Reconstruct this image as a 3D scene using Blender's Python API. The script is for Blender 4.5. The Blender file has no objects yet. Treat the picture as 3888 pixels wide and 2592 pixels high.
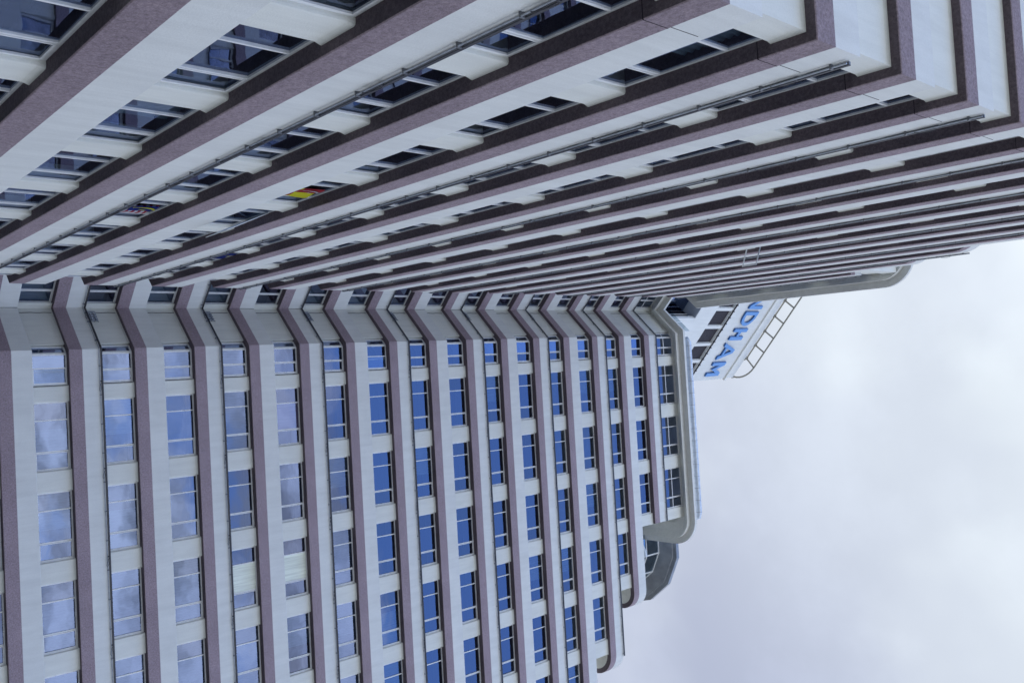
import bpy, bmesh, math, random
from mathutils import Vector, Matrix
random.seed(7)
S = bpy.context.scene
R_ = math.radians
# ------------------------------------------------------------------ camera
YAW, PITCH, ROLL, FPX = -0.0448, 0.7437, 0.0269, 3430.3
EYE = 1.6
fw = Vector((math.sin(YAW)*math.cos(PITCH), math.cos(YAW)*math.cos(PITCH), math.sin(PITCH)))
rt = Vector((math.cos(YAW), -math.sin(YAW), 0)); up = rt.cross(fw)
ix = up*math.cos(ROLL) + rt*math.sin(ROLL)          # picture right
iy = rt*math.cos(ROLL) - up*math.sin(ROLL)          # picture down
cam = bpy.data.cameras.new('camera'); co = bpy.data.objects.new('camera', cam); S.collection.objects.link(co)
M = Matrix((ix, -iy, -fw)).transposed().to_4x4(); M.translation = Vector((0, 0, EYE)); co.matrix_world = M
cam.sensor_width = 36; cam.lens = 36*FPX/3888; cam.clip_start = .1; cam.clip_end = 3000
S.camera = co
def project(P):
    d = Vector(P) - Vector((0, 0, EYE)); w = d.dot(fw)
    if w < .1: return None
    return (1944+FPX*d.dot(ix)/w, 1296+FPX*d.dot(iy)/w)
# ------------------------------------------------------------------ world: blue sky behind the camera, thin overcast in front
SUN_EL, SUN_AZ = R_(68), R_(-25)          # azimuth from +Y towards +X
W = bpy.data.worlds.new('World'); S.world = W; W.use_nodes = True
nt = W.node_tree; nt.nodes.clear(); N = nt.nodes.new; LK = nt.links.new
out = N('ShaderNodeOutputWorld'); bg = N('ShaderNodeBackground'); LK(bg.outputs[0], out.inputs[0]); bg.inputs[1].default_value = .15
sky = N('ShaderNodeTexSky'); sky.sky_type = 'NISHITA'; sky.sun_disc = False
sky.sun_elevation = SUN_EL; sky.sun_rotation = SUN_AZ; sky.air_density = 1.2; sky.dust_density = .6; sky.ozone_density = 3.0
tc = N('ShaderNodeTexCoord'); sep = N('ShaderNodeSeparateXYZ'); LK(tc.outputs['Generated'], sep.inputs[0])
def math_(op, a, b=None, c=None, clamp=False):
    n = N('ShaderNodeMath'); n.operation = op; n.use_clamp = clamp
    for i, v in enumerate((a, b, c)):
        if v is None: continue
        if isinstance(v, (int, float)): n.inputs[i].default_value = v
        else: LK(v, n.inputs[i])
    return n.outputs[0]
X, Y, Z = sep.outputs
zz = math_('MAXIMUM', math_('ADD', Z, .12), .05)
cv = N('ShaderNodeCombineXYZ'); LK(math_('DIVIDE', X, zz), cv.inputs[0]); LK(math_('DIVIDE', Y, zz), cv.inputs[1])
def noise(scale, det, rough, vec, off=0):
    n = N('ShaderNodeTexNoise'); n.noise_dimensions = '3D'; n.inputs['Scale'].default_value = scale; n.inputs['Detail'].default_value = det
    n.inputs['Roughness'].default_value = rough
    a = N('ShaderNodeVectorMath'); a.operation = 'ADD'; LK(vec, a.inputs[0]); a.inputs[1].default_value = (off, off*.7, off*1.3); LK(a.outputs[0], n.inputs['Vector'])
    return n.outputs['Fac']
n1 = noise(1.5, 7, .55, cv.outputs[0], 3.1)
n2 = noise(1.9, 4, .5, tc.outputs['Generated'], 6.4)
n3 = noise(2.6, 4, .5, tc.outputs['Generated'], 1.7)
def ramp(v, a, b, x, y):
    n = N('ShaderNodeMapRange'); n.interpolation_type = 'SMOOTHSTEP'; n.inputs[1].default_value = a; n.inputs[2].default_value = b
    n.inputs[3].default_value = x; n.inputs[4].default_value = y; LK(v, n.inputs[0]); return n.outputs[0]
# coverage: overcast ahead and overhead, broken cloud low behind
front = ramp(Y, -.42, .05, 0, 1)
low = ramp(Z, .46, .64, 1, 0)
cover = math_('MAXIMUM', front, math_('MULTIPLY', low, .78))
thr = math_('SUBTRACT', .80, math_('MULTIPLY', cover, .62))
cl = N('ShaderNodeMapRange'); cl.interpolation_type = 'SMOOTHSTEP'; LK(n1, cl.inputs[0]); LK(thr, cl.inputs[1]); LK(math_('ADD', thr, .17), cl.inputs[2])
cloud = math_('MAXIMUM', cl.outputs[0], front)
# cloud colour: lavender grey to near white, brighter towards the sun overhead
mixn = math_('ADD', math_('MULTIPLY', ramp(n2, .42, .60, 0, 1), .62), math_('MULTIPLY', ramp(n3, .44, .60, 0, 1), .38))
sd = N('ShaderNodeVectorMath'); sd.operation = 'DOT_PRODUCT'; LK(tc.outputs['Generated'], sd.inputs[0])
sd.inputs[1].default_value = Vector((-.05, .22, .97)).normalized()
glow = ramp(sd.outputs['Value'], .84, .992, 0, 1)
bri = math_('ADD', math_('MULTIPLY', mixn, .62), math_('MULTIPLY', glow, .55), clamp=True)
cc = N('ShaderNodeMix'); cc.data_type = 'RGBA'; LK(bri, cc.inputs[0]); cc.inputs[6].default_value = (.95, 1.05, 1.36, 1); cc.inputs[7].default_value = (1.80, 1.96, 2.08, 1)
n4 = noise(3.4, 6, .6, cv.outputs[0], 9.3); bsc = N('ShaderNodeMath'); bsc.operation = 'MULTIPLY'; bk = N('ShaderNodeVectorMath'); bk.operation = 'SCALE'; LK(cc.outputs[2], bk.inputs[0]); LK(ramp(math_('SUBTRACT', Y, math_('MULTIPLY', math_('MAXIMUM', X, 0), .55)), -.7, .0, 2.35, 1.0), bsc.inputs[0]); LK(math_('SUBTRACT', 1, math_('MULTIPLY', math_('SUBTRACT', 1, ramp(n4, .38, .62, .50, 1.2)), ramp(Y, -.35, .05, 1, .12))), bsc.inputs[1]); LK(bsc.outputs[0], bk.inputs['Scale'])
mx = N('ShaderNodeMix'); mx.data_type = 'RGBA'; LK(cloud, mx.inputs[0]); tn = N('ShaderNodeVectorMath'); tn.operation = 'MULTIPLY'; LK(sky.outputs[0], tn.inputs[0]); tn.inputs[1].default_value = (.58, .66, .80); LK(tn.outputs[0], mx.inputs[6]); LK(bk.outputs[0], mx.inputs[7])
LK(mx.outputs[2], bg.inputs[0])
# ------------------------------------------------------------------ sun behind thin cloud
sl = bpy.data.lights.new('sun', 'SUN'); sl.energy = 0.5; sl.angle = R_(12); sl.color = (1, .96, .9)
so = bpy.data.objects.new('sun', sl); S.collection.objects.link(so)
sdir = Vector((math.sin(SUN_AZ)*math.cos(SUN_EL), math.cos(SUN_AZ)*math.cos(SUN_EL), math.sin(SUN_EL)))
so.rotation_euler = sdir.to_track_quat('Z', 'Y').to_euler()
S.view_settings.view_transform = 'Standard'; S.view_settings.look = 'None'; S.view_settings.exposure = 1.8; S.view_settings.gamma = 1
S.cycles.max_bounces = 8; S.cycles.transparent_max_bounces = 12

# ------------------------------------------------------------------ helpers
col = S.collection
class MB:
    def __init__(s): s.v = []; s.f = []; s.m = []
    def quad(s, pts, m=0):
        n = len(s.v); s.v += [tuple(p) for p in pts]; s.f.append(list(range(n, n+len(pts)))); s.m.append(m)
    def box(s, a, b, m=0):
        x0, y0, z0_ = a; x1, y1, z1 = b; n = len(s.v)
        s.v += [(x0,y0,z0_),(x1,y0,z0_),(x1,y1,z0_),(x0,y1,z0_),(x0,y0,z1),(x1,y0,z1),(x1,y1,z1),(x0,y1,z1)]
        for f in ((0,3,2,1),(4,5,6,7),(0,1,5,4),(1,2,6,5),(2,3,7,6),(3,0,4,7)): s.f.append([n+i for i in f]); s.m.append(m)
    def prism(s, poly, za, zb, m=0, cap=(True, True)):
        n = len(s.v); k = len(poly); s.v += [(x, y, za) for x, y in poly]+[(x, y, zb) for x, y in poly]
        for i in range(k): j = (i+1) % k; s.f.append([n+i, n+j, n+k+j, n+k+i]); s.m.append(m)
        if cap[0]: s.f.append([n+i for i in reversed(range(k))]); s.m.append(m)
        if cap[1]: s.f.append([n+k+i for i in range(k)]); s.m.append(m)
    def sweep(s, path_at, prof, closed=False, caps=True, m=0):
        """prof: list of (d, z); path_at(d): plan points; faces outward"""
        rows = [[(x, y, z) for x, y in path_at(d)] for d, z in prof]; n = len(s.v); L_ = len(rows[0])
        for r in rows: s.v += r
        K = len(prof)
        for a in range(K if closed else K-1):
            b = (a+1) % K
            for i in range(L_-1): s.f.append([n+a*L_+i, n+a*L_+i+1, n+b*L_+i+1, n+b*L_+i]); s.m.append(m)
        if caps:
            s.f.append([n+a*L_ for a in range(K)]); s.m.append(m)
            s.f.append([n+a*L_+L_-1 for a in reversed(range(K))]); s.m.append(m)
    def tube(s, pts, r, seg=8, m=0, cap=True):
        pts = [Vector(p) for p in pts]; n = len(s.v); K = len(pts); ref = None
        for i, p in enumerate(pts):
            d = (pts[min(i+1, K-1)]-pts[max(i-1, 0)]).normalized()
            if ref is None:
                ref = Vector((0, 0, 1)) if abs(d.z) < .9 else Vector((1, 0, 0))
            a = d.cross(ref).normalized(); b = d.cross(a).normalized()
            for j in range(seg):
                t = 2*math.pi*j/seg; s.v.append(tuple(p+a*(r*math.cos(t))+b*(r*math.sin(t))))
        for i in range(K-1):
            for j in range(seg):
                k = (j+1) % seg; s.f.append([n+i*seg+j, n+i*seg+k, n+(i+1)*seg+k, n+(i+1)*seg+j]); s.m.append(m)
        if cap:
            s.f.append([n+j for j in range(seg)]); s.m.append(m); s.f.append([n+(K-1)*seg+j for j in reversed(range(seg))]); s.m.append(m)
    def mesh(s, name, mats):
        me = bpy.data.meshes.new(name); me.from_pydata(s.v, [], s.f)
        for m_ in (mats if isinstance(mats, (list, tuple)) else [mats]): me.materials.append(m_)
        me.polygons.foreach_set('material_index', s.m)
        bm = bmesh.new(); bm.from_mesh(me); bmesh.ops.recalc_face_normals(bm, faces=bm.faces); bm.to_mesh(me); bm.free()
        me.update(); return me
    def build(s, name, mats, parent=None, loc=None, rz=0):
        return link(name, s.mesh(name, mats), parent, loc, rz)
def link(name, me, parent=None, loc=None, rz=0):
    o = bpy.data.objects.new(name, me); col.objects.link(o)
    if parent: o.parent = parent
    if loc is not None: o.location = loc
    o.rotation_euler.z = rz
    return o
def smooth(o):
    for p in o.data.polygons: p.use_smooth = True
    return o
def tag(o, label=None, cat=None, group=None, kind=None):
    for k, v in (('label', label), ('category', cat), ('group', group), ('kind', kind)):
        if v: o[k] = v
    return o
# ------------------------------------------------------------------ materials
def mat(name, base, rough=.8, spec=.3, metal=0):
    m = bpy.data.materials.new(name); m.use_nodes = True; b = m.node_tree.nodes['Principled BSDF']
    b.inputs['Base Color'].default_value = (*base, 1); b.inputs['Roughness'].default_value = rough
    b.inputs['Specular IOR Level'].default_value = spec; b.inputs['Metallic'].default_value = metal
    return m, m.node_tree, b
def wcoord(t, scale=(1, 1, 1)):
    g = t.nodes.new('ShaderNodeNewGeometry'); mp = t.nodes.new('ShaderNodeMapping'); mp.inputs['Scale'].default_value = scale
    t.links.new(g.outputs['Position'], mp.inputs[0]); return mp.outputs[0]
def tnoise(t, vec, scale, det=4, rough=.5):
    n = t.nodes.new('ShaderNodeTexNoise'); n.inputs['Scale'].default_value = scale; n.inputs['Detail'].default_value = det
    n.inputs['Roughness'].default_value = rough; t.links.new(vec, n.inputs['Vector']); return n.outputs['Fac']
def trange(t, v, a, b, x, y):
    n = t.nodes.new('ShaderNodeMapRange'); n.inputs[1].default_value = a; n.inputs[2].default_value = b; n.inputs[3].default_value = x; n.inputs[4].default_value = y
    t.links.new(v, n.inputs[0]); return n.outputs[0]
def tmul(t, a, b):
    n = t.nodes.new('ShaderNodeMath'); n.operation = 'MULTIPLY'; t.links.new(a, n.inputs[0]); t.links.new(b, n.inputs[1]); return n.outputs[0]
def scalecol(t, base, fac, b):
    n = t.nodes.new('ShaderNodeVectorMath'); n.operation = 'SCALE'; n.inputs[0].default_value = base; t.links.new(fac, n.inputs['Scale'])
    t.links.new(n.outputs[0], b.inputs['Base Color'])
def bump(t, h, b, dist, strength=1):
    n = t.nodes.new('ShaderNodeBump'); n.inputs['Distance'].default_value = dist; n.inputs['Strength'].default_value = strength
    t.links.new(h, n.inputs['Height']); t.links.new(n.outputs[0], b.inputs['Normal'])
def stucco_white(name, base):
    m, t, b = mat(name, base, .85, .25)
    p = wcoord(t); big = tnoise(t, p, .55, 5, .6); streak = tnoise(t, wcoord(t, (3.2, 3.2, .35)), 1.0, 5, .65); fine = tnoise(t, p, 38, 3, .6)
    f = tmul(t, tmul(t, trange(t, big, .3, .7, .95, 1.03), trange(t, streak, .32, .62, .935, 1.02)), trange(t, fine, .3, .7, .965, 1.03))
    scalecol(t, base, f, b); bump(t, tnoise(t, p, 26, 4, .7), b, .012, .55)
    return m
WHITE = stucco_white('white_render', (.77, .775, .745))
WALL = stucco_white('white_pier_render', (.80, .805, .75))
TOWER = stucco_white('tower_render', (.76, .77, .75))
EAVE = stucco_white('eave_grey_paint', (.82, .82, .78))
BEIGE = stucco_white('beige_ceiling_paint', (.9, .88, .80))
def lavender(name, base):
    m, t, b = mat(name, base, .82, .35)
    p = wcoord(t); fine = tnoise(t, p, 15, 7, .85); big = tnoise(t, p, .7, 4, .6); spk = tnoise(t, p, 75, 2, .6); blot = tnoise(t, p, 2.4, 6, .75)
    f = tmul(t, tmul(t, trange(t, big, .3, .7, .9, 1.08), trange(t, fine, .35, .65, .60, 1.40)), tmul(t, trange(t, spk, .62, .70, 1, 1.45), trange(t, blot, .66, .74, 1, .62)))
    scalecol(t, base, f, b); bump(t, fine, b, .05, .9)
    return m
LEDGE = stucco_white('dark_ledge_top', (.13, .125, .11))  # grimy tops out of sight, set dark to cut bounce light onto soffits
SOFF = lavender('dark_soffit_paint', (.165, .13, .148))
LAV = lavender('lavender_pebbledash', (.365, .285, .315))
def glass(name, tint=(.58, .69, 1.0), refl=.25):
    m = bpy.data.materials.new(name); m.use_nodes = True; t = m.node_tree; t.nodes.clear()
    o = t.nodes.new('ShaderNodeOutputMaterial'); mx_ = t.nodes.new('ShaderNodeMixShader'); gl = t.nodes.new('ShaderNodeBsdfGlossy'); tr = t.nodes.new('ShaderNodeBsdfTransparent')
    gl.inputs['Color'].default_value = (*tint, 1); gl.inputs['Roughness'].default_value = .015; tr.inputs['Color'].default_value = (.50, .58, .62, 1)
    fr = t.nodes.new('ShaderNodeFresnel'); fr.inputs['IOR'].default_value = 1.5
    f = trange(t, fr.outputs[0], .04, .5, refl, refl+.17)
    p = wcoord(t); n = t.nodes.new('ShaderNodeBump'); n.inputs['Distance'].default_value = .012; n.inputs['Strength'].default_value = .32
    t.links.new(tnoise(t, p, .9, 2, .4), n.inputs['Height']); t.links.new(n.outputs[0], gl.inputs['Normal'])
    t.links.new(f, mx_.inputs[0]); t.links.new(tr.outputs[0], mx_.inputs[1]); t.links.new(gl.outputs[0], mx_.inputs[2]); t.links.new(mx_.outputs[0], o.inputs[0])
    return m
CLEAR = glass('clear_screen_glass', (.8, .88, .95), .02); GLASS = glass('tinted_window_glass'); GLASS2 = glass('grey_window_glass', (.66, .74, 1.0), .22); TEAL = glass('teal_glass', (.58, .72, .86), .5)
ALU, t_, b_ = mat('white_aluminium', (.85, .86, .86), .35, .5)
scalecol(t_, (.85, .86, .86), trange(t_, tnoise(t_, wcoord(t_), 5, 4), .3, .7, .9, 1.05), b_)
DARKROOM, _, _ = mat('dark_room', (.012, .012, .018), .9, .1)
def cloth(name, base):
    m, t, b = mat(name, base, .9, .1); scalecol(t, base, trange(t, tnoise(t, wcoord(t, (14, 14, .6)), 1, 3), .3, .7, .8, 1.1), b); return m
CURT = cloth('pale_sheer_curtain', (.30, .35, .42)); BLIND = cloth('cream_blind', (.9, .95, .84)); PINK = cloth('mauve_curtain', (.50, .33, .46))
CHAN, _, _ = mat('grey_channel', (.16, .165, .18), .45, .5, .2)
DARKMETAL, _, _ = mat('dark_metal', (.05, .05, .06), .5, .5, .3)
STEEL, t_, b_ = mat('galvanised_steel', (.42, .45, .50), .4, .5, .5)
scalecol(t_, (.42, .45, .50), trange(t_, tnoise(t_, wcoord(t_), 8, 4), .3, .7, .75, 1.1), b_)
PIPE, t_, b_ = mat('silver_pipe_wrap', (.62, .68, .76), .35, .5, .35)
scalecol(t_, (.62, .68, .76), trange(t_, tnoise(t_, wcoord(t_), 4, 4), .3, .7, .85, 1.08), b_)
JOINT, _, _ = mat('dark_sealant', (.025, .02, .025), .8, .2)
TAN, _, _ = mat('tan_rail_paint', (.30, .28, .23), .6, .4)
BLUE, t_, b_ = mat('blue_letter_face', (.09, .29, .66), .35, .5)
BLUE_SHADED, _, _ = mat('shaded_letter_side', (.04, .13, .36), .4, .4)  # letter sides: face blue darkened, their shading put into the colour
GREYMETAL, t_, b_ = mat('grey_metal_cladding', (.27, .29, .32), .4, .5, .2)
scalecol(t_, (.27, .29, .32), trange(t_, tnoise(t_, wcoord(t_), 1.2, 5), .3, .7, .8, 1.15), b_)
LOUV, t_, b_ = mat('dark_louvre_mesh', (.05, .045, .055), .7, .3)
wv = t_.nodes.new('ShaderNodeTexWave'); wv.bands_direction = 'Z'; wv.inputs['Scale'].default_value = 3.2; wv.inputs['Distortion'].default_value = 0
t_.links.new(wcoord(t_), wv.inputs[0]); scalecol(t_, (.05, .045, .055), trange(t_, wv.outputs['Fac'], 0, 1, .5, 1.5), b_); bump(t_, wv.outputs['Fac'], b_, .03)
BOXGREY, _, _ = mat('grey_soffit_paint', (.30, .32, .35), .8, .3)

# ------------------------------------------------------------------ plan and storey numbers
H = 3.1; Z0 = 11.2188 + EYE
zk = lambda k: Z0 + k*H
ZB, ZW = -.195, .285          # soffit level and white ledge top, in storeys from the colour change
L = -5.095; RY = 46.329
R0 = (-2.262, RY); C = (-4.477, RY+2.215); L1 = (L, 43.718)
L0Y = 7.145
tq = ((C[0]-C[1]) - (L1[0]-L1[1]))          # L1 + t(-1,1) meets C + s(-1,-1)
t1 = -tq/2; Mp = (L1[0]-t1, L1[1]+t1)
BACKX, BACKY = -19.0, 61.0
DP, DF, DG = -.26, -.385, -.43
DPL, DFL = -.22, -.315               # pier face, frame face, glass
def arc(cx, cy, r, a0, a1, n=10):
    return [(cx+r*math.cos(R_(a0+(a1-a0)*i/n)), cy+r*math.sin(R_(a0+(a1-a0)*i/n))) for i in range(n+1)]
def plan(k):
    """outer fascia line for band k (16 = eave)"""
    mid = [L1, Mp, C, R0]
    if k == 15: return [(L, 28.58)] + mid + [(12.8, RY)]
    if k >= 16: xr, r = 14.42, 1.35
    elif k == 14: xr, r = 19.03, 1.35
    elif k == 13: xr, r = 23.3, 1.6
    elif k == 12: xr, r = 27.5, 1.5
    else: xr, r = 31.8, 1.5
    right = arc(xr-r, RY+r, r, -90, 0) + [(xr, BACKY)]
    if k <= 11: left = [(BACKX, L0Y), (L, L0Y)]
    else:
        yl = RY-4.95-xr
        left = [(BACKX, yl)] + arc(L-r, yl+r, r, -90, 0)
    return left + mid + right
def offs(path, d):
    if abs(d) < 1e-9: return list(path)
    n = len(path); res = []
    for i in range(n):
        ns = []
        for a, b in ((i-1, i), (i, i+1)):
            if a < 0 or b >= n: continue
            dx, dy = path[b][0]-path[a][0], path[b][1]-path[a][1]; l_ = math.hypot(dx, dy); ns.append((dy/l_, -dx/l_))
        if len(ns) == 1: res.append((path[i][0]+ns[0][0]*d, path[i][1]+ns[0][1]*d)); continue
        sx, sy = ns[0][0]+ns[1][0], ns[0][1]+ns[1][1]; q = 1+ns[0][0]*ns[1][0]+ns[0][1]*ns[1][1]
        res.append((path[i][0]+sx*d/q, path[i][1]+sy*d/q))
    return res
def pathfn(k): 
    P = plan(k); return lambda d: offs(P, d)
# wall end (right) per window row k (row k lies above band k)
def xend(k): return {15: 12.87, 14: 12.87, 13: 17.3, 12: 21.65, 11: 25.9}.get(k, 30.1)
def yend(k): return {15: 28.4, 14: 28.4, 13: 24.05, 12: 19.75, 11: 15.5}.get(k, L0Y+.25)
KMIN, KMAX = -3, 15
def row_z(k): return zk(k+ZW), (zk(k+1+ZB) if k < 15 else zk(16.13))

# ------------------------------------------------------------------ the ground
g = MB(); g.quad([(-700, -700, 0), (700, -700, 0), (700, 700, 0), (-700, 700, 0)])
gm, t_, b_ = mat('pale_paving', (.34, .34, .33), .9, .2)
br = t_.nodes.new('ShaderNodeTexBrick'); br.inputs['Scale'].default_value = 1.0; br.inputs['Color1'].default_value = (.25, .24, .205, 1); br.inputs['Color2'].default_value = (.21, .20, .17, 1); br.inputs['Mortar'].default_value = (.06, .06, .06, 1); br.inputs['Mortar Size'].default_value = .01
t_.links.new(wcoord(t_), br.inputs[0]); t_.links.new(br.outputs[0], b_.inputs['Base Color'])
tag(g.build('ground', gm), kind='structure')

# ------------------------------------------------------------------ the building
B = bpy.data.objects.new('hotel_building', None); col.objects.link(B); B.location = (0, 0, 0)
tag(B, 'tall white hotel with lavender storey bands, two wings meeting at an inner corner', 'building')
DI = -1.5
for k in range(KMIN, 16):
    pf = pathfn(k); zb, zl, zw = zk(k+ZB), zk(k), zk(k+ZW)
    m_ = MB(); c_ = .018
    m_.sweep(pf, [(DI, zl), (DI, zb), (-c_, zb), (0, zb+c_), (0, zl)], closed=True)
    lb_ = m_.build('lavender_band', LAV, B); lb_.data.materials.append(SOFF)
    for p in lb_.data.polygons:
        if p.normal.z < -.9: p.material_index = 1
    m_ = MB(); m_.sweep(pf, [(0, zl), (0, zw-.02), (-.02, zw), (DI, zw)], caps=False)
    P = pf(0)
    if k == 15:
        for e in (0, -1):
            a, b_2 = pf(0)[e], pf(DI)[e]; m_.quad([(*a, zl), (*a, zw), (*b_2, zw), (*b_2, zl)])
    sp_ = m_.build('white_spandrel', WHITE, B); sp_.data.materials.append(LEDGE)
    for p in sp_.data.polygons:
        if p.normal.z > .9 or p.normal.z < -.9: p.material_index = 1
    # floor plate behind the band, beige underside where it overhangs
    if k >= 12 and k != 15:
        s_ = MB(); Q = offs(P, -.36); poly = Q + [(BACKX, BACKY)]
        s_.prism(poly, zb-.006, zb+.12, 0); s_.build('beige_soffit', BEIGE, B)
        s_ = MB(); Q = offs(P, -.2); s_.prism(Q + [(BACKX, BACKY)], zw-.16, zw-.01, 0); s_.build('terrace_floor', WALL, B)
    else:
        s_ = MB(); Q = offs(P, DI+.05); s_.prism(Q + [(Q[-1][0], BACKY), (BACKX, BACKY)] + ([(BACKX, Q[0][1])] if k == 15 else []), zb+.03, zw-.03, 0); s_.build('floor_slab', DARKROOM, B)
# dark rooms behind the glass
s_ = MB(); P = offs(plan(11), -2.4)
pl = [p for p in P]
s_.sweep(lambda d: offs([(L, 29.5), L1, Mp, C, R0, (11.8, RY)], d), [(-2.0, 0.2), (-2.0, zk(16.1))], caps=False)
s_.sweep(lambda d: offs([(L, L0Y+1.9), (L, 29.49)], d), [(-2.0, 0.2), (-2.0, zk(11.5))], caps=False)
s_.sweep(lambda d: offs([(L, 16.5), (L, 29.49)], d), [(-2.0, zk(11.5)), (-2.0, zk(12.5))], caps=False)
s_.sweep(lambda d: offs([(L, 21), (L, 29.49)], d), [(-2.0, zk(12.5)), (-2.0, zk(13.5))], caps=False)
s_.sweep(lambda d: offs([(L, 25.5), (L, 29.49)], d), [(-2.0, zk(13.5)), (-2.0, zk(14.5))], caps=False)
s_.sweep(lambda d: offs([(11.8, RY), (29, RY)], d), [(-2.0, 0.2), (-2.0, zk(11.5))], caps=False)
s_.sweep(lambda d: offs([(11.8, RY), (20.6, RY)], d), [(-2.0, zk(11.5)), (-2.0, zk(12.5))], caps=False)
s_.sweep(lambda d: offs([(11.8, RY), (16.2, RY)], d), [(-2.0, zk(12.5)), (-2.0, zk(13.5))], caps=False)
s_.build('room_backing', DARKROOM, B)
# ground storey wall
s_ = MB(); s_.sweep(pathfn(0), [(-.25, 0), (-.25, zk(KMIN+ZB))], caps=False); s_.build('base_wall', WALL, B)

# ---- walls between storeys (blank stretches)
def wall_run(mb, pts, z0_, z1, d=DP, th=.5, m=0):
    """solid strip wall with its face at offset d from the plan points, thickness th inward"""
    mb.sweep(lambda q: offs(pts, q), [(d-th, z0_), (d, z0_), (d, z1-.10), (d+.018, z1-.04), (d+.03, z1), (d-th, z1)], closed=True)
SW = .707
def on(a, dvec, s): return (a[0]+dvec[0]*s, a[1]+dvec[1]*s)
for k in range(KMIN, 16):
    z0_, z1 = row_z(k)
    w = MB()
    # angled wall from the inner corner towards the bend, with the short return on the strip side
    cc_ = lambda q: (C[0], C[1]-q*math.sqrt(2))      # mitred inner corner at offset q
    def ang_path(q):
        c0 = cc_(q); a = (c0[0]-.36*SW-abs(q)*0, c0[1]-.36*SW); r0 = (R0[0]+q*math.tan(R_(22.5))*-1, R0[1]-q)
        b = (r0[0]-.57*SW, r0[1]+.57*SW); return [a, c0, b]
    w.sweep(ang_path, [(DP-.45, z0_), (DP, z0_), (DP, z1-.10), (DP+.02, z1-.04), (DP+.03, z1), (DP-.45, z1)], closed=True)
    w.build('corner_wall', WALL, B); w = MB()
    # wall of the hidden notch and the near end of the left wing
    n1_ = offs([L1, Mp, C], DP); e1 = on(n1_[1], (SW, SW), .5)
    l1o = offs([(L, 40), L1, Mp], DP)[1]
    def notch(q):
        o = offs([(L, 40), L1, Mp, C], q); return [on(o[1], (-SW, SW), .35), o[2], on(o[2], (SW, SW), .5)]
    w.sweep(notch, [(DP-.45, z0_), (DP, z0_), (DP, z1), (DP-.45, z1)], closed=True)
    w.build('notch_wall', WALL, B); w = MB()
    if k >= 11:
        # side walls where the upper storeys step back
        x = xend(k); y = yend(k)
        w.box((x-.3, RY-DP+.3, z0_), (x, BACKY, z1)); w.build('side_wall', WALL, B); w = MB(); w.box((BACKX, y, z0_), (L+DP-.3, y+.3, z1))
    else:
        w.box((xend(k)-.3, RY-DP+.3, z0_), (xend(k), BACKY, z1)); w.build('side_wall', WALL, B); w = MB()
        o = lambda q: [(BACKX, L0Y-q), (L+q, L0Y-q), (L+q, 8.0)]
        w.sweep(o, [(DPL-.35, z0_), (DPL, z0_), (DPL, z1-.10), (DPL+.018, z1-.04), (DPL+.03, z1), (DPL-.35, z1)], closed=True)
    w.build('end_wall', WALL, B)

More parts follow.
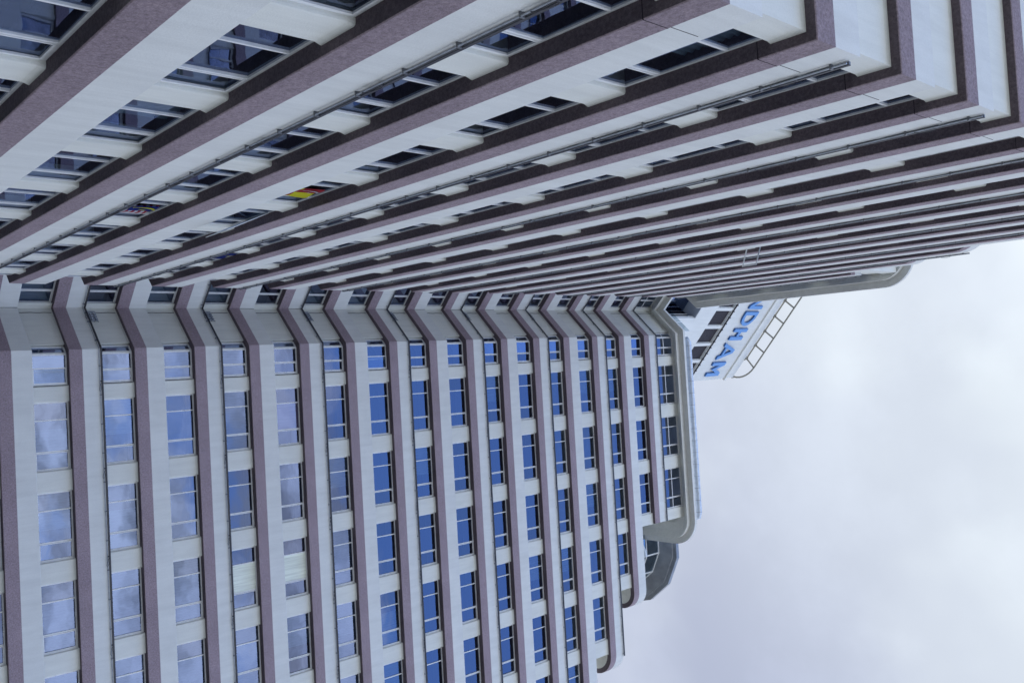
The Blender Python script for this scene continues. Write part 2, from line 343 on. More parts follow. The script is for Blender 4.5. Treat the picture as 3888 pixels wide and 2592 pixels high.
# ---- piers (1.0 m wide, gap 3.27 m)
def pier_mesh(wid, h):
    m_ = MB(); r = .05; d0 = -.35
    def sec(fl): # plan section: back to front with rounded front edges, fl = flare
        a = wid/2+fl*.5; f = -fl
        return [(-a, .5), (-a, f+r), (-a+r*.3, f+r*.3), (-a+r, f), (a-r, f), (a-r*.3, f+r*.3), (a, f+r), (a, .5)]
    zs = [(0, 0), (h-.13, 0), (h-.07, .014), (h, .035)]
    n = len(m_.v)
    for z, fl in zs: m_.v += [(x, y, z) for x, y in sec(fl)]
    for a in range(len(zs)-1):
        for i in range(7): m_.f.append([a*8+i, a*8+i+1, a*8+8+i+1, a*8+8+i]); m_.m.append(0)
    return m_.mesh('pier', WALL)
def window_meshes(kind, h):
    """local x along the facade, y inward, z up. frame mesh and glass mesh; origin at left end on the frame face line"""
    fr = MB(); gl = MB(); fw_, dp = .07, .045
    def bar(x0, x1, z0_, z1, y0=0, y1=dp): fr.box((x0, y0, z0_), (x1, y1, z1))
    if kind == 'bay': Wd, mul = 3.27, [(.87, .06, 0), (2.36, .06, 1)]
    elif kind == 'short': Wd, mul = 1.50, [(.82, .06, 0)]
    elif kind == 'notch': Wd, mul = 3.45, [(.85, .06, 1), (2.6, .06, 0)]
    elif kind == 'end': Wd, mul = 1.30, [(.7, .06, 0)]
    elif kind == 'angled': Wd, mul = .50, []
    bar(0, Wd, 0, fw_); bar(0, Wd, h-fw_, h)
    bar(0, fw_, fw_, h-fw_); bar(Wd-fw_, Wd, fw_, h-fw_)
    edges = [fw_]
    for x, w_, dbl in mul:
        bar(x-w_/2, x+w_/2, fw_, h-fw_, -.008); edges += [x-w_/2, x+w_/2]
    edges.append(Wd-fw_)
    panes = [(edges[i], edges[i+1]) for i in range(0, len(edges), 2)]
    # hinged side lights carry a second inner frame set slightly forward
    for i, (a, b) in enumerate(panes):
        side = (kind in ('bay', 'notch') and i == 2) or (kind == 'short' and i == 1)
        if side:
            q = .05; z_a, z_b = fw_, h-fw_
            for bx_ in ((a+.012, a+q, z_a+.012, z_b-.012), (b-q, b-.012, z_a+.012, z_b-.012)): fr.box((bx_[0], -.018, bx_[2]), (bx_[1], .02, bx_[3]))
            fr.box((a+q, -.018, z_a+.012), (b-q, .02, z_a+q)); fr.box((a+q, -.018, z_b-q), (b-q, .02, z_b-.012))
        if h > 2.2:
            zc_ = h*.55; fr.box((a, 0, zc_-.035), (b, dp, zc_+.035)) 
        gy = .04
        if h > 2.2:
            gl.quad([(a, gy, fw_), (b, gy, fw_), (b, gy, h*.55-.035), (a, gy, h*.55-.035)]); gl.quad([(a, gy, h*.55+.035), (b, gy, h*.55+.035), (b, gy, h-fw_), (a, gy, h-fw_)])
        else: gl.quad([(a, gy, fw_), (b, gy, fw_), (b, gy, h-fw_), (a, gy, h-fw_)])
    return fr, gl, Wd, panes
HROW = row_z(0)[1]-row_z(0)[0]; HTOP = row_z(15)[1]-row_z(15)[0]
WM = {}
for kd in ('bay', 'short', 'notch', 'end', 'angled'):
    for hh in (HROW, HTOP): WM[kd, round(hh, 2)] = window_meshes(kd, hh)
PM = {}
def get_pier(w_, hh):
    key = (round(w_, 2), round(hh, 2))
    if key not in PM: PM[key] = pier_mesh(w_, hh)
    return PM[key]
piers, wins = [], []      # (score, key, loc, rz, extra)
def score(pts, hide=0):
    q = [project(p) for p in pts]
    if any(a is None for a in q): return 0
    cx = [min(max(a[0], 0), 3888) for a in q]; cy = [min(max(a[1], 0), 2592) for a in q]
    A = 0
    for i in range(len(q)): j = (i+1) % len(q); A += cx[i]*cy[j]-cx[j]*cy[i]
    return abs(A)/2*(1-hide)
PITCHB = 4.265
for k in range(KMIN, 16):
    z0_, z1 = row_z(k); hh = z1-z0_
    hidL = min(1, max(0, (.40*(z0_-EYE)/5.4)/hh)); 
    # right wing: piers and bays (x)
    xe = xend(k); yp = RY-DP; yf = RY-DF
    px = [(-.55, .2)] + [(3.46+PITCHB*i, 3.46+PITCHB*i+1.0) for i in range(7)]
    px = [(a, min(b, xe)) for a, b in px if a < xe-.5]
    px[-1] = (px[-1][0], xe)
    for a, b in px: piers.append((score([(a, yp, z0_), (b, yp, z0_), (b, yp, z1), (a, yp, z1)]), (b-a, hh), ((a+b)/2, yp, z0_), 0))
    for (a, b), (c, d) in zip(px, px[1:]):
        wins.append((score([(b, yf, z0_), (c, yf, z0_), (c, yf, z1), (b, yf, z1)]), ('bay', hh), (b, yf, z0_), 0, k, 'R'))
    # corner: short window left of first pier, plus the pane on the angled wall
    xc = R0[0]-DF*math.tan(R_(22.5))
    wins.append((score([(xc, yf, z0_), (-.55, yf, z0_), (-.55, yf, z1), (xc, yf, z1)]), ('short', hh), (xc+.02, yf, z0_), 0, k, 'R'))
    wins.append((score([(xc, yf, z0_), (xc-.35, yf+.35, z0_), (xc-.35, yf+.35, z1), (xc, yf, z1)]), ('angled', hh), (xc-.51*SW, yf+.51*SW, z0_), R_(-45), k, 'A'))
    # strip of the notch facing (+1,-1): from M to C
    ms = offs([L1, Mp, C], DF)[1]
    wst = (ms[0]+.5*SW, ms[1]+.5*SW, z0_)
    cst = (C[0]-.36*SW, C[1]-DF*1.414-.36*SW, z0_)
    ln = math.hypot(cst[0]-wst[0], cst[1]-wst[1])
    wins.append((score([cst, wst, (wst[0], wst[1], z1), (cst[0], cst[1], z1)])*.4+500, ('notch', hh), (cst[0]-3.45*SW, cst[1]-3.45*SW, z0_), R_(45), k, 'N'))
    # left wing
    xp = L+DPL; xf = L+DFL; ye = yend(k)
    py = [(11.22+PITCHB*i, 12.22+PITCHB*i) for i in range(8)]
    py = [(a, b) for a, b in py if b > ye+.5]
    if k >= 11: py[0] = (ye, py[0][1])
    st = [b for a, b in py]
    for a, b in py: piers.append((score([(xp, a, z0_), (xp, b, z0_), (xp, b, z1), (xp, a, z1)], hidL), (b-a, hh), (xp, (a+b)/2, z0_), R_(90)))
    if k < 11: wins.append((score([(xf, 7.95, z0_), (xf, 11.22, z0_), (xf, 11.22, z1), (xf, 7.95, z1)], hidL), ('bay', hh), (xf, 7.95, z0_), R_(90), k, 'L'))
    for (a, b), (c, d) in zip(py, py[1:]):
        wins.append((score([(xf, b, z0_), (xf, c, z0_), (xf, c, z1), (xf, b, z1)], hidL), ('bay', hh), (xf, b, z0_), R_(90), k, 'L'))
    wins.append((score([(xf, 42.07, z0_), (xf, 43.37, z0_), (xf, 43.37, z1), (xf, 42.07, z1)], hidL), ('end', hh), (xf, py[-1][1], z0_), R_(90), k, 'L'))
def xf_add(dst, src, loc, rz, m=0):
    n = len(dst.v); c, s = math.cos(rz), math.sin(rz)
    dst.v += [(loc[0]+x*c-y*s, loc[1]+x*s+y*c, loc[2]+z) for x, y, z in src.v]
    dst.f += [[n+i for i in f] for f in src.f]; dst.m += [m]*len(src.f)
piers.sort(key=lambda q: -q[0]); wins.sort(key=lambda q: -q[0])
for i, (sc, (wd, hh), loc, rz) in enumerate(piers[:100]): link('pier', get_pier(wd, hh), B, loc, rz)
rest = MB()
for sc, (wd, hh), loc, rz in piers[100:]:
    me = get_pier(wd, hh); t = MB(); t.v = [tuple(v.co) for v in me.vertices]; t.f = [list(p.vertices) for p in me.polygons]; xf_add(rest, t, loc, rz)
o = rest.build('pier', WALL, B); o['kind'] = 'stuff'
WME = {}
def wmesh(kd, hh):
    key = (kd, round(hh, 2))
    if key not in WME:
        fr, gl, Wd, panes = WM[key]; WME[key] = (fr.mesh('window', ALU), gl.mesh('glass', GLASS), Wd, panes)
    return WME[key]
def curtain_mb(a, b, h, amp=.03, wl=.16, z_lo=.02):
    m_ = MB(); n = max(4, int((b-a)/wl*4)); 
    pts = [(a+(b-a)*i/n, amp*math.sin(i*math.pi/2+.4)) for i in range(n+1)]
    for (x0, y0), (x1, y1) in zip(pts, pts[1:]): m_.quad([(x0, y0, z_lo), (x1, y1, z_lo), (x1, y1, h), (x0, y0, h)])
    return m_
cur_cache = {}
def curtain(kd, hh, style):
    key = (kd, round(hh, 2), style)
    if key in cur_cache: return cur_cache[key]
    fr, gl, Wd, panes = WM[kd, round(hh, 2)]
    m_ = MB(); mt = CURT
    if style == 'full': t = curtain_mb(.04, Wd-.04, hh-.02); xf_add(m_, t, (0, .22, 0), 0)
    elif style == 'left': t = curtain_mb(.04, Wd*.55, hh-.02); xf_add(m_, t, (0, .22, 0), 0)
    elif style == 'right': t = curtain_mb(Wd*.4, Wd-.04, hh-.02); xf_add(m_, t, (0, .22, 0), 0)
    elif style in ('blind', 'pink'):
        a, b = panes[min(1, len(panes)-1)]; t = curtain_mb(a, b, hh-.05, 0.004, .4); xf_add(m_, t, (0, .028 if style == 'blind' else .055, 0), 0); mt = BLIND if style == 'blind' else PINK
    cur_cache[key] = m_.mesh('curtain', mt); return cur_cache[key]
special = {}   # (wing, k, bay start) -> style
rr = random.Random(11)
def style_for(kd, loc, k, wing):
    if wing == 'L': return rr.choice(['left', None, None, None])
    if wing == 'R' and kd == 'bay':
        bay = round((loc[0]-.2)/PITCHB)
        if (k, bay) in ((3, 2), (4, 2)): return 'blind'
        if (k, bay) == (4, 0): return 'pink'
    if k <= 3: return rr.choice(['full', 'full', 'full', 'left', 'right', None])
    if k <= 5: return rr.choice(['full', 'full', 'left', None])
    if k == 6: return rr.choice(['left', None, None, 'right'])
    if wing == 'N' and k < 6: return 'full'
    return rr.choice([None]*7+['left'])
GV = {}
# a few sashes stand open: skip their casement
for i, (sc, (kd, hh), loc, rz, k, wing) in enumerate(wins[:100]):
    fm, gm_, Wd, panes = wmesh(kd, hh)
    w = link('window', fm, B, loc, rz)
    if len(panes) == 3 and rr.random() < .45:
        key = (kd, round(hh, 2), rr.choice(['a', 'b', 'ab']))
        if key not in GV:
            g2 = gm_.copy(); g2.materials.append(GLASS2); np_ = len(g2.polygons)//3
            for p in g2.polygons:
                q_ = p.index//np_
                if (q_ == 0 and 'a' in key[2]) or (q_ == 2 and 'b' in key[2]): p.material_index = 1
            GV[key] = g2
        gm_ = GV[key]
    go = link('glass', gm_, w); go.rotation_euler = (rr.uniform(-.004, .004), 0, rr.uniform(-.004, .004))
    st = style_for(kd, loc, k, wing)
    if st: link('curtain', curtain(kd, hh, st), w)
rest = MB()
for sc, (kd, hh), loc, rz, k, wing in wins[100:]:
    fr, gl, Wd, panes = WM[kd, round(hh, 2)]
    xf_add(rest, fr, loc, rz, 0); xf_add(rest, gl, loc, rz, 1)
    st = style_for(kd, loc, k, wing)
    if st in ('full', 'left', 'right'):
        cmesh = curtain(kd, hh, st); t = MB(); t.v = [tuple(v.co) for v in cmesh.vertices]; t.f = [list(p.vertices) for p in cmesh.polygons]; xf_add(rest, t, loc, rz, 2)
o = rest.build('window', [ALU, GLASS, CURT], B); o['kind'] = 'stuff'
# open sashes
def sash(loc, rz, w_, h_, tilt_axis, ang, glazed=True):
    m_ = MB(); q = .06
    m_.box((0, 0, 0), (w_, .04, q)); m_.box((0, 0, h_-q), (w_, .04, h_)); m_.box((0, 0, q), (q, .04, h_-q)); m_.box((w_-q, 0, q), (w_, .04, h_-q))
    g_ = MB(); g_.quad([(q, .02, q), (w_-q, .02, q), (w_-q, .02, h_-q), (q, .02, h_-q)])
    if tilt_axis == 'x':    # top hung
        for mm in (m_, g_):
            mm.v = [(x, y*math.cos(ang)-(z-h_)*math.sin(ang)*-1, h_+(z-h_)*math.cos(ang)+y*math.sin(ang)) for x, y, z in mm.v]
    else:
        for mm in (m_, g_): mm.v = [(x*math.cos(ang)+y*math.sin(ang), -x*math.sin(ang)+y*math.cos(ang), z) for x, y, z in mm.v]
    o = m_.build("open_sash", ALU, B, loc, rz)
    if glazed: g_.build('glass', GLASS, o)
    return o
z0_, z1 = row_z(0)
sash((L+DFL+.03, 25.75, z0_), R_(90), 1.5, HROW-.05, 'x', R_(24))
for kx in (0,): sash((-1.42, RY-DF-.06, row_z(0)[0]+.03), 0, .78, HROW-.07, 'x', R_(4))
sash((-1.42, RY-DF-.06, row_z(6)[0]+.03), 0, .78, HROW-.07, 'x', R_(5))
z9 = row_z(8)[0]; sash((L+DFL+.03, 23.4, z9), R_(90), .8, HROW-.45, 'x', R_(62), False)

# ------------------------------------------------------------------ ledge lighting rail on every second storey
def along(path, step, start=0):
    res = []; acc = -start
    for a, b in zip(path, path[1:]):
        l_ = math.hypot(b[0]-a[0], b[1]-a[1]); s = -acc if acc < 0 else (step-acc % step) % step
        s = (math.ceil(acc/step)*step-acc) if acc >= 0 else -acc
        while s <= l_:
            res.append((a[0]+(b[0]-a[0])*s/l_, a[1]+(b[1]-a[1])*s/l_, math.atan2(b[1]-a[1], b[0]-a[0]))); s += step
        acc += l_
    return res
for k in range(-1, 16, 2):
    if k == -1 or k <= 11: base = [(L, 7.35), L1, Mp, C, R0, (29.6, RY)]
    elif k == 13: base = [(L, 19.3), L1, Mp, C, R0, (22.05, RY)]
    else: base = [(L, 28.6), L1, Mp, C, R0, (12.78, RY)]
    zt = zk(k+ZW)
    m_ = MB()
    m_.sweep(lambda d: offs(base, d), [(.01, zt-.04), (.07, zt-.04), (.07, zt+.02), (.01, zt+.02)], closed=True, m=2)
    m_.sweep(lambda d: offs(base, d), [(.07, zt-.046), (.082, zt-.046), (.082, zt+.026), (.07, zt+.026)], closed=True, m=0)
    po = offs(base, .07); m_.tube([(x, y, zt-.125) for x, y in po], .017, 6, 1)
    for x, y, a in along(offs(base, .0), 1.42, .3):
        nx, ny = math.sin(a), -math.cos(a); c, s = math.cos(a), math.sin(a)
        def bx2(u0, u1, n0, n1, za, zb_, mm=0):
            m_.prism([(x+c*u0+nx*n0, y+s*u0+ny*n0), (x+c*u1+nx*n0, y+s*u1+ny*n0), (x+c*u1+nx*n1, y+s*u1+ny*n1), (x+c*u0+nx*n1, y+s*u0+ny*n1)], za, zb_, mm)
        bx2(-.018, .018, -.01, .09, zt-.145, zt-.05, 2)
    for x, y, a in along(offs(base, .0), 4.265, 1.0):
        nx, ny = math.sin(a), -math.cos(a); c, s = math.cos(a), math.sin(a)
        pts = [(x+c*u+nx*n_, y+s*u+ny*n_, zt+z_) for u, n_, z_ in ((0, .06, -.03), (.05, .11, -.05), (.2, .15, -.16), (.42, .13, -.2), (.5, .08, -.14), (.34, .07, -.06), (.1, .08, -.12))]
        m_.tube(pts, .009, 5, 0)
        m_.box((x-.025+nx*.07, y-.025+ny*.07, zt-.12), (x+.025+nx*.07, y+.025+ny*.07, zt-.055), 0)
    m_.build('ledge_light_rail', [DARKMETAL, STEEL, CHAN], B)
    # cable junction by the inner corner on the angled wall
    m_ = MB()
    cx_, cy_ = C[0], C[1]+.30*1.0
    for i in range(4):
        for j in range(3):
            s_ = .20+i*.19; px_, py_ = C[0]+s_*SW, C[1]-s_*SW; nn = (-SW, -SW)
            zc = zt+.05+j*.19; dd = -.22
            x0, y0 = px_+nn[0]*dd, py_+nn[1]*dd
            m_.box((x0-.035, y0-.035, zc), (x0+.035, y0+.035, zc+.07), 1)
            x1, y1 = C[0]+(s_+.13)*SW+nn[0]*(-.17), C[1]-(s_+.13)*SW+nn[1]*(-.17)
            m_.tube([(x0, y0, zc+.03), ((x0+x1)/2, (y0+y1)/2, zc-.03+.06*(i % 2)), (x1, y1, zc+.08)], .014, 4, 0)
    a0 = offs([L1, Mp, C, R0], DP+.006)
    m_.prism([on(a0[2], (SW, -SW), .2), on(a0[2], (SW, -SW), 1.0), on(offs([L1, Mp, C, R0], DP+.02)[2], (SW, -SW), 1.0), on(offs([L1, Mp, C, R0], DP+.02)[2], (SW, -SW), .2)], zt+.02, zt+.55, 1)
    m_.build('cable_junction', [JOINT, STEEL], B)
# sealant joints on the angled wall beside the inner corner, and movement joint near the end of the left wing
for k in range(-1, 16):
    z0_, z1 = row_z(k); m_ = MB()
    a0 = offs([L1, Mp, C, R0], DP); n = 8; pts = []
    for i in range(n+1):
        s_ = .34+.015*math.sin(i*1.7+k); q = on(a0[2], (SW, -SW), s_); pts.append((q[0]-.004, q[1]-.004, z0_+(z1-z0_)*i/n))
    m_.tube(pts, .017, 5)
    # crack line right in the corner of the bands
    cc2 = offs([L1, Mp, C, R0], .004)[2]
    if k in (0, 4, 5, 7, 8, 9, 10, 11): m_.tube([(cc2[0], cc2[1], zk(k)), (cc2[0], cc2[1], zk(k+ZW))], .014, 5)
    m_.build('sealant_joint', JOINT, B)
for k in range(0, 12):
    m_ = MB(); zb, zw = zk(k+ZB), zk(k+ZW); y = 8.25
    for za, zb_, y0, y1 in ((zb, zk(k), y, y-.06), (zk(k), zw-.2, y-.06, y-.02)):
        m_.prism([(L-.01, y0), (L+.004, y0), (L+.004, y0+.012), (L-.01, y0+.012)], za, zb_)
    m_.box((L-.33, y, zb-.004), (L+.002, y+.012, zb+.01)); m_.build('movement_joint', JOINT, B)

# ------------------------------------------------------------------ eave
pe = pathfn(16); zE = lambda q: zk(q)
m_ = MB()
m_.sweep(pe, [(-1.6, zE(16.17)), (-1.0, zE(16.17)), (-.98, zE(16.13)), (-.25, zE(16.13)), (.27, zE(16.02)), (.29, zE(16.02)), (.30, zE(16.03)), (.29, zE(16.15)), (.34, zE(16.155)), (.79, zE(16.14)), (.80, zE(16.143)), (.81, zE(16.215)), (.78, zE(16.225)), (-1.6, zE(16.225))], caps=False)
ev = m_.build('eave', EAVE, B)
ev.data.materials.append(WHITE)
for p in ev.data.polygons:
    c_ = p.center
    if abs(p.normal.z) < .35: p.material_index = 1
m_ = MB(); Q = offs(plan(16), -1.2); m_.prism(Q+[(BACKX, BACKY)], zE(16.165), zE(16.22)); m_.build('roof_slab', EAVE, B)
# silver pipe with clamps on the roof edge, and glass screen
m_ = MB(); yp = RY-.52; zp = zE(16.45); m_.tube([(-1.9, yp+.25, zp), (-1.6, yp, zp), (12.6, yp, zp), (12.95, yp+.05, zp-.02), (13.05, yp+.4, zp-.1)], .28, 14, 0)
smooth(m_.build('roof_pipe', PIPE, B))
m_ = MB(); m_.tube([(0, 0, zE(16.2)-zp), (0, -.02, 0), (0, 0, .42)], .03, 5, 0); m_.tube([(-.02, 0, 0), (.02, 0, 0)], .295, 14, 0); bme = m_.mesh('pipe_bracket', STEEL)
for i in range(15): link('pipe_bracket', bme, B, (-1.3+i*.99, yp, zp))
m_ = MB(); 
gp = offs([L1, Mp, C, R0, (12, RY)], .6)
for a, b in ((gp[2], on(gp[3], (-SW, SW), 1.2)), (on(gp[3], (-SW, SW), 1.15), gp[3])): m_.quad([(*a, zE(16.22)), (*b, zE(16.22)), (*b, zE(16.22)+1.0), (*a, zE(16.22)+1.0)])
m_.build('glass_screen', CLEAR, B)
m_ = MB(); [m_.tube([(*q_, zE(16.22)), (*q_, zE(16.56))], .03, 6) for q_ in (on(gp[3], (-SW, SW), 1.17), gp[3])]; m_.build('screen_post', ALU, B)
# white stub blocks on the terrace of the left wing below the eave
m_ = MB(); m_.box((L-.5, 27.2, zk(14+ZW)), (L-.12, 28.1, zk(16.0))); m_.build('end_wall_block', WALL, B)

# ------------------------------------------------------------------ stair and lift tower over the inner corner
T0 = (-4.46, 48.52); ang = R_(41.3); ex, ey = math.cos(ang), math.sin(ang); nx_, ny_ = ey, -ex
def TP(s, o, z): return (T0[0]+ex*s+nx_*o, T0[1]+ey*s+ny_*o, z)
def tbox(mb, s0, s1, o0, o1, z0_, z1, m=0):
    n = len(mb.v); mb.v += [TP(s, o, z) for z in (z0_+EYE, z1+EYE) for s, o in ((s0, o0), (s1, o0), (s1, o1), (s0, o1))]
    for f in ((0,3,2,1),(4,5,6,7),(0,1,5,4),(1,2,6,5),(2,3,7,6),(3,0,4,7)): mb.f.append([n+i for i in f]); mb.m.append(m)
TL, TR = -12.0, 8.6
lv = [(-8.7, -6.9), (-6.5, -4.72), (-4.33, -2.55), (-2.15, -.38), (-.04, 1.7), (2.05, 3.8), (4.12, 5.85), (6.2, 7.9)]
m_ = MB()
tbox(m_, TL, TR, -7, -.4, 67.95, 79.3); 
tbox(m_, 1.12, TR, -7, -.4, 61.0, 67.95)
tbox(m_, 1.12, TR, -.4, 0, 61.0, 70.53); tbox(m_, TL, 1.12, -.4, 0, 67.95, 70.53); tbox(m_, TL, TR, -.4, 0, 73.07, 79.3)
ed = [TL]+[e for a in lv for e in a]+[TR]
for i in range(0, len(ed), 2): tbox(m_, ed[i], ed[i+1], -.4, 0, 70.53, 73.07)
m_.build('tower_wall', TOWER, B)
for a, b in lv:
    m_ = MB(); tbox(m_, a, b, -.3, -.22, 70.53, 73.07); m_.build('louvre', LOUV, B)
m_ = MB(); tbox(m_, TL-.1, TR+.12, -7.1, .16, 79.3, 79.62); m_.build('tower_cornice', EAVE, B)
m_ = MB(); tbox(m_, TL, TR-.1, -.25, .02, 79.62, 80.85); tbox(m_, TR-.35, TR-.1, -6.9, -.25, 79.62, 80.85); m_.build('tower_parapet', TOWER, B)
m_ = MB(); pts = []
m_.tube([(TP(TL+.2+i*.5, .07, 73.2+EYE+.02*math.sin(i*2.1))) for i in range(41)], .07, 6)
for i in range(28): tbox(m_, TL+.4+i*.72, TL+.5+i*.72, 0, .15, 73.1, 73.33)
m_.build('cable_strip', DARKMETAL, B)
# recessed dark glazed room under the tower
m_ = MB(); tbox(m_, TL, 1.1, -.02-1.45, -.03, 67.9, 67.955); m_.build('tower_soffit', BOXGREY, B)
m_ = MB(); tbox(m_, TL, 1.05, -5, -1.55, 61.2, 67.9); m_.build('recessed_room', DARKROOM, B)
m_ = MB(); tbox(m_, TL, 1.05, -1.5, -1.48, 61.2, 67.9); m_.build('recessed_glass', GLASS, B)
m_ = MB()
for z in (64.9,): tbox(m_, TL, 1.0, -1.52, -1.40, z, z+.08)
for s in (-3.4,): tbox(m_, s, s+.08, -1.52, -1.40, 61.2, 67.9)
m_.build('room_frame', ALU, B)
m_ = MB(); tbox(m_, .80, 1.115, -.35, -.012, 61.0, 67.94); m_.build('tower_column', TOWER, B)
m_ = MB(); tbox(m_, 1.06, 1.115, -1.47, -.36, 61.0, 67.94); m_.build('side_glazing', DARKROOM, B)
m_ = MB()
for z in (62.4, 65.2): tbox(m_, 1.0, 1.055, -1.45, -.36, z, z+.07)
tbox(m_, 1.0, 1.055, -.95, -.88, 61.2, 67.9); m_.build('side_glazing_frame', ALU, B)
m_ = MB(); tbox(m_, 1.9, 2.9, -.02, .02, 62.4, 65.2); m_.build('tower_window', GLASS, B)
m_ = MB(); tbox(m_, 1.85, 2.95, -.01, .06, 65.2, 65.28); tbox(m_, 1.85, 1.9, -.01, .06, 62.4, 65.2); tbox(m_, 2.9, 2.95, -.01, .06, 62.4, 65.2); tbox(m_, 1.9, 2.9, .0, .05, 64.6, 64.66); m_.build('tower_window_frame', ALU, B)
# cantilevered service rail round the tower top
m_ = MB(); zr = 81.15+EYE
inner = [TP(s, .0, zr) for s in (-12, 6.05)]; m_.tube(inner, .085, 6)
m_.tube([TP(6.05, 0, zr), TP(6.7, -.25, zr-.25), TP(7.2, -.5, zr-.3)], .05, 6)
outer = [TP(s, 1.25, zr) for s in (-12, 6.2)] + [TP(6.2+2.45*math.sin(R_(a)), 1.25-2.0+2.0*math.cos(R_(a)), zr) for a in range(10, 91, 10)] + [TP(8.68, -1.6, zr)]
m_.tube(outer, .085, 6)
for s in (-10.5, -8.6, -6.8, -5.0, -3.2, -1.35, .58, 2.45, 4.27): m_.tube([TP(s, -.08, zr), TP(s, 1.25, zr)], .085, 6); tbox(m_, s-.12, s+.12, -.16, .08, 80.95, 81.3)
m_.tube([TP(6.0, -.05, zr), TP(6.25, 1.25, zr)], .085, 6); tbox(m_, 5.88, 6.12, -.16, .08, 80.85, 81.3)
tbox(m_, 8.4, 8.62, -.3, .0, 80.8, 81.2)
m_.build('tower_service_rail', TAN, B)

# ------------------------------------------------------------------ rooftop lettering
sg = bpy.data.objects.new('rooftop_sign', None); col.objects.link(sg); sg.location = TP(0, 0, 75.3+EYE); sg.rotation_euler.z = ang
tag(sg, 'blue raised capital letters WYNDHAM on the white tower below the roof rail', 'sign')
DEEP = .20
def letter(polys, x0, holes=None):
    """polys: list of convex outlines (x,z) normalised to height 1"""
    bm = bmesh.new(); hz = 2.2
    for poly in polys:
        fv = [bm.verts.new((x0+x, -DEEP, z*hz)) for x, z in poly]; bv = [bm.verts.new((x0+x, -.02, z*hz)) for x, z in poly]
        bm.faces.new(fv); bm.faces.new(list(reversed(bv)))
        for i in range(len(poly)): j = (i+1) % len(poly); bm.faces.new([fv[i], bv[i], bv[j], fv[j]])
    bmesh.ops.recalc_face_normals(bm, faces=bm.faces)
    me = bpy.data.meshes.new('letter'); bm.to_mesh(me); bm.free(); me.materials.append(BLUE); me.materials.append(BLUE_SHADED)
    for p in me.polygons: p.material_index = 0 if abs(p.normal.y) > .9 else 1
    o = link('letter', me, sg); return o
st = .39
def seg(p, q, w): # horizontal-width stroke between two points, cut level top and bottom
    return [(p[0]-w/2, p[1]), (p[0]+w/2, p[1]), (q[0]+w/2, q[1]), (q[0]-w/2, q[1])]
w2 = .43
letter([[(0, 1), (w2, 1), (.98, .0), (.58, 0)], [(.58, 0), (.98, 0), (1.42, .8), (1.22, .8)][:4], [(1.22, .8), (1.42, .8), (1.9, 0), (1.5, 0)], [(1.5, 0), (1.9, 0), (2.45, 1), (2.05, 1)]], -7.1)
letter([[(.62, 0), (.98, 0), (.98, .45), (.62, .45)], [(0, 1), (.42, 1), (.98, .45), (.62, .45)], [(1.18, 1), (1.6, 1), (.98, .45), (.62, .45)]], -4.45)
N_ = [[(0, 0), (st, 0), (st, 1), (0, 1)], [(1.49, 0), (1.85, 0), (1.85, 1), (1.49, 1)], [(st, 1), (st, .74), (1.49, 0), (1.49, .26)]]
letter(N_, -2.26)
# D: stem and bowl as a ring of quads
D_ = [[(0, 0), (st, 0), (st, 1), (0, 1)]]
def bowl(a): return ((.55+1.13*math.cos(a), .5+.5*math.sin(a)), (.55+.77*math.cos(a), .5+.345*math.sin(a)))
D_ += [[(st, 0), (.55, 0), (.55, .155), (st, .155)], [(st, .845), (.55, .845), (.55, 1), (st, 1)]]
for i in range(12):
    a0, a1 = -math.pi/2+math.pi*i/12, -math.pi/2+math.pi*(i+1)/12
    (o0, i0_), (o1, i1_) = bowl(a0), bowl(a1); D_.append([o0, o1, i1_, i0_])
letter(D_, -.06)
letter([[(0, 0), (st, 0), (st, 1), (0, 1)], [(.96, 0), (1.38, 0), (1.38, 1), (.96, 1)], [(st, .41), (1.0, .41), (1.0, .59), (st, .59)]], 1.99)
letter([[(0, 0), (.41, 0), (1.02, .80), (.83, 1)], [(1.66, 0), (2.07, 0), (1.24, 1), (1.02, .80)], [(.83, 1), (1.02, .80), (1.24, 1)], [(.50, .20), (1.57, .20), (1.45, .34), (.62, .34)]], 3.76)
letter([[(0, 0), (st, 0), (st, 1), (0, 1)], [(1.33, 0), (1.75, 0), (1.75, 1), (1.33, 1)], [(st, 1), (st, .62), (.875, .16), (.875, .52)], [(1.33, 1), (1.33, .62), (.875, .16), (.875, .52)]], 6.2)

# ------------------------------------------------------------------ glazed rooftop pavilion at the far right end
PC = (15.7, 55.2)
def ngon(r, n=14, off=0): return [(PC[0]+r*math.cos(R_(off+360*i/n)), PC[1]+r*math.sin(R_(off+360*i/n))) for i in range(n)]
zc = zk(16.8)
m_ = MB(); n0 = len(m_.v)
for (ra, za), (rb, zb_) in (((4.2, zc-.25), (5.6, zc+.05)), ((5.6, zc+.05), (5.65, zc+.15))):
    A_, B_ = ngon(ra), ngon(rb)
    for i in range(14): j = (i+1) % 14; m_.quad([(*A_[i], za), (*A_[j], za), (*B_[j], zb_), (*B_[i], zb_)])
m_.prism(ngon(6.0), zc+.15, zc+.5); m_.prism(ngon(5.3), zc+.5, zc+.8); m_.build('pavilion_canopy', GREYMETAL, B)
m_ = MB(); m_.prism(ngon(4.3), zk(14.3), zc, cap=(False, False)); m_.build('pavilion_glass', TEAL, B)
m_ = MB(); m_.prism(ngon(3.9), zk(14.3), zc, cap=(False, False)); m_.build('pavilion_core', DARKROOM, B)
m_ = MB()
for x, y in ngon(4.33): m_.tube([(x, y, zk(14.3)), (x, y, zc)], .06, 6)
for z in (zc-.25, zc-1.9, zc-3.6):
    P = ngon(4.33); m_.tube([(x, y, z) for x, y in P+P[:1]], .055, 6)
m_.build('pavilion_frame', ALU, B)
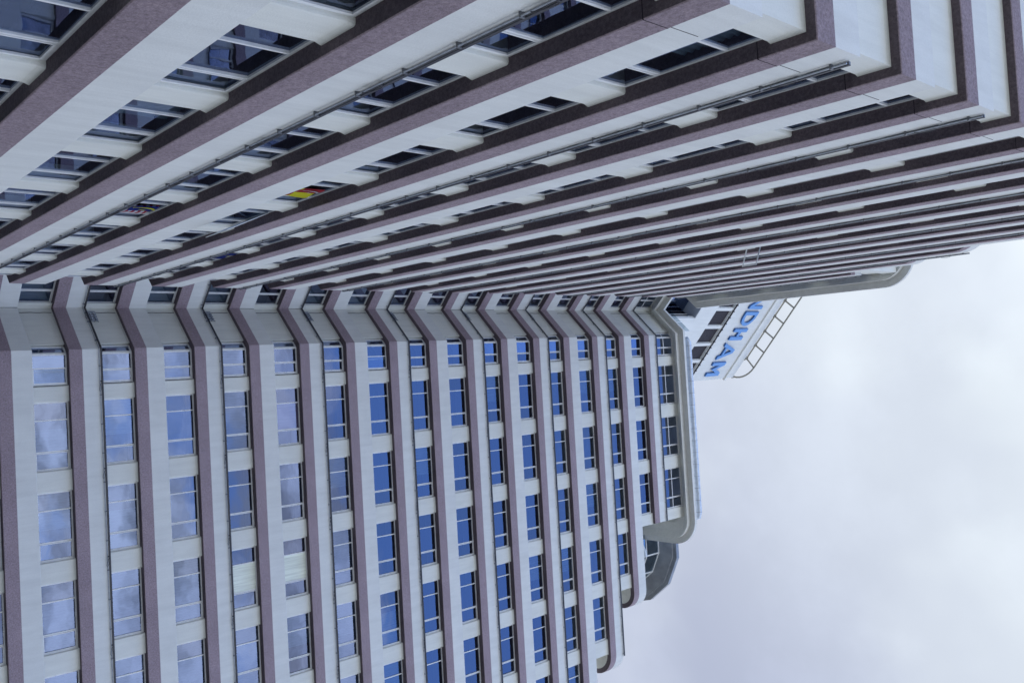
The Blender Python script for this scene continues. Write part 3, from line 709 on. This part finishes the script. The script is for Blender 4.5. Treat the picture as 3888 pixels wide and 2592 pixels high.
m_ = MB(); m_.tube([(14.9, 51.0, zk(15.85)), (16.2, 50.6, zk(15.95)), (16.5, 50.6, zk(15.96))], .22, 10); m_.build('terrace_duct', PIPE, B)

# ------------------------------------------------------------------ flags hung in three windows of the left wing
def flag(name, k, y0, wdt, hgt, quads, label, drop=.22):
    m_ = MB(); mats = []; names = {}
    zt = row_z(k)[1]-drop; x = L+DFL+.02
    def wav(u, v): return x+.02*math.sin(u*9+v*3)
    for colr, poly in quads:
        if colr not in names:
            mm, t, b = mat('flag_cloth', colr, .85, .1); names[colr] = len(mats); mats.append(mm)
        dx = .004*(1+quads.index((colr, poly)))*.6
        # subdivide along the width so the cloth ripples
        us = sorted(set(p[0] for p in poly)); 
        if len(poly) == 4 and poly[0][1] == poly[1][1]:
            u0, u1, v0, v1 = poly[0][0], poly[1][0], poly[0][1], poly[2][1]; n = 8
            for i in range(n):
                a, b2 = u0+(u1-u0)*i/n, u0+(u1-u0)*(i+1)/n
                m_.quad([(wav(a, v0)+dx, y0+a*wdt, zt-v0*hgt), (wav(b2, v0)+dx, y0+b2*wdt, zt-v0*hgt), (wav(b2, v1)+dx, y0+b2*wdt, zt-v1*hgt), (wav(a, v1)+dx, y0+a*wdt, zt-v1*hgt)], names[colr])
        else: m_.quad([(wav(u, v)+dx+.006, y0+u*wdt, zt-v*hgt) for u, v in poly], names[colr])
    return tag(m_.build(name, mats), label, 'flag', 'flags hung in the windows')
RED, WHT, BLU, YEL = (.25, .02, .03), (.42, .44, .48), (.01, .02, .13), (.45, .43, .02)
def rect(a, b, c, d): return ((a, c), (b, c), (b, d), (a, d))
q = []
for i in range(14): q.append((RED if i % 2 == 0 else WHT, rect(0, 1, i/14, (i+1)/14)))
q.append((BLU, rect(0, .60, 0, .5)))
def ring(cx, cy, r0, r1, a0, a1, col_, asp=2.0):
    r_ = []
    for i in range(12):
        a, b = R_(a0+(a1-a0)*i/12), R_(a0+(a1-a0)*(i+1)/12)
        th0 = (r1-r0)*math.sin(math.pi*i/12); th1 = (r1-r0)*math.sin(math.pi*(i+1)/12)
        r_.append((col_, tuple((cx+rr_*math.cos(t)/asp, cy+rr_*math.sin(t)) for rr_, t in ((r1, a), (r1, b), (r1-th1-.004, b), (r1-th0-.004, a)))))
    return r_
q += ring(.27, .24, .14, .23, 60, 300, YEL, 1.05)
for i in range(7):
    a = 2*math.pi*i/7; q.append((YEL, ((.36+.10*math.cos(a), .25+.10*math.sin(a)), (.36+.035*math.cos(a+.8), .25+.035*math.sin(a+.8)), (.36, .25), (.36+.035*math.cos(a-.8), .25+.035*math.sin(a-.8)))))
flag('flag', -1, 26.0, 1.36, 1.3, q, 'red and white striped flag with blue canton and yellow crescent, in the lower window', .28)
q2 = [(RED, rect(0, .5, 0, .5)), (YEL, rect(.5, 1, 0, .5)), (YEL, rect(0, .5, .5, 1)), (RED, rect(.5, 1, .5, 1))]
q2 += ring(.24, .24, .10, .17, 60, 300, WHT, 1.1)
for i in range(5):
    a = 2*math.pi*i/5; q2.append((WHT, ((.33+.07*math.cos(a), .24+.07*math.sin(a)), (.33+.025*math.cos(a+.9), .24+.025*math.sin(a+.9)), (.33, .24), (.33+.025*math.cos(a-.9), .24+.025*math.sin(a-.9)))))
flag('flag', 0, 21.98, 1.22, 1.3, q2, 'red and yellow flag with a white crescent hung in a window', .26)
q3 = [(BLU, rect(0, 1, 0, 1))] + ring(.4, .3, .12, .22, 60, 300, YEL)
flag('flag', 1, 34.2, 1.6, .95, q3, 'blue flag with yellow crescent, the smallest and highest of the window flags', .12)
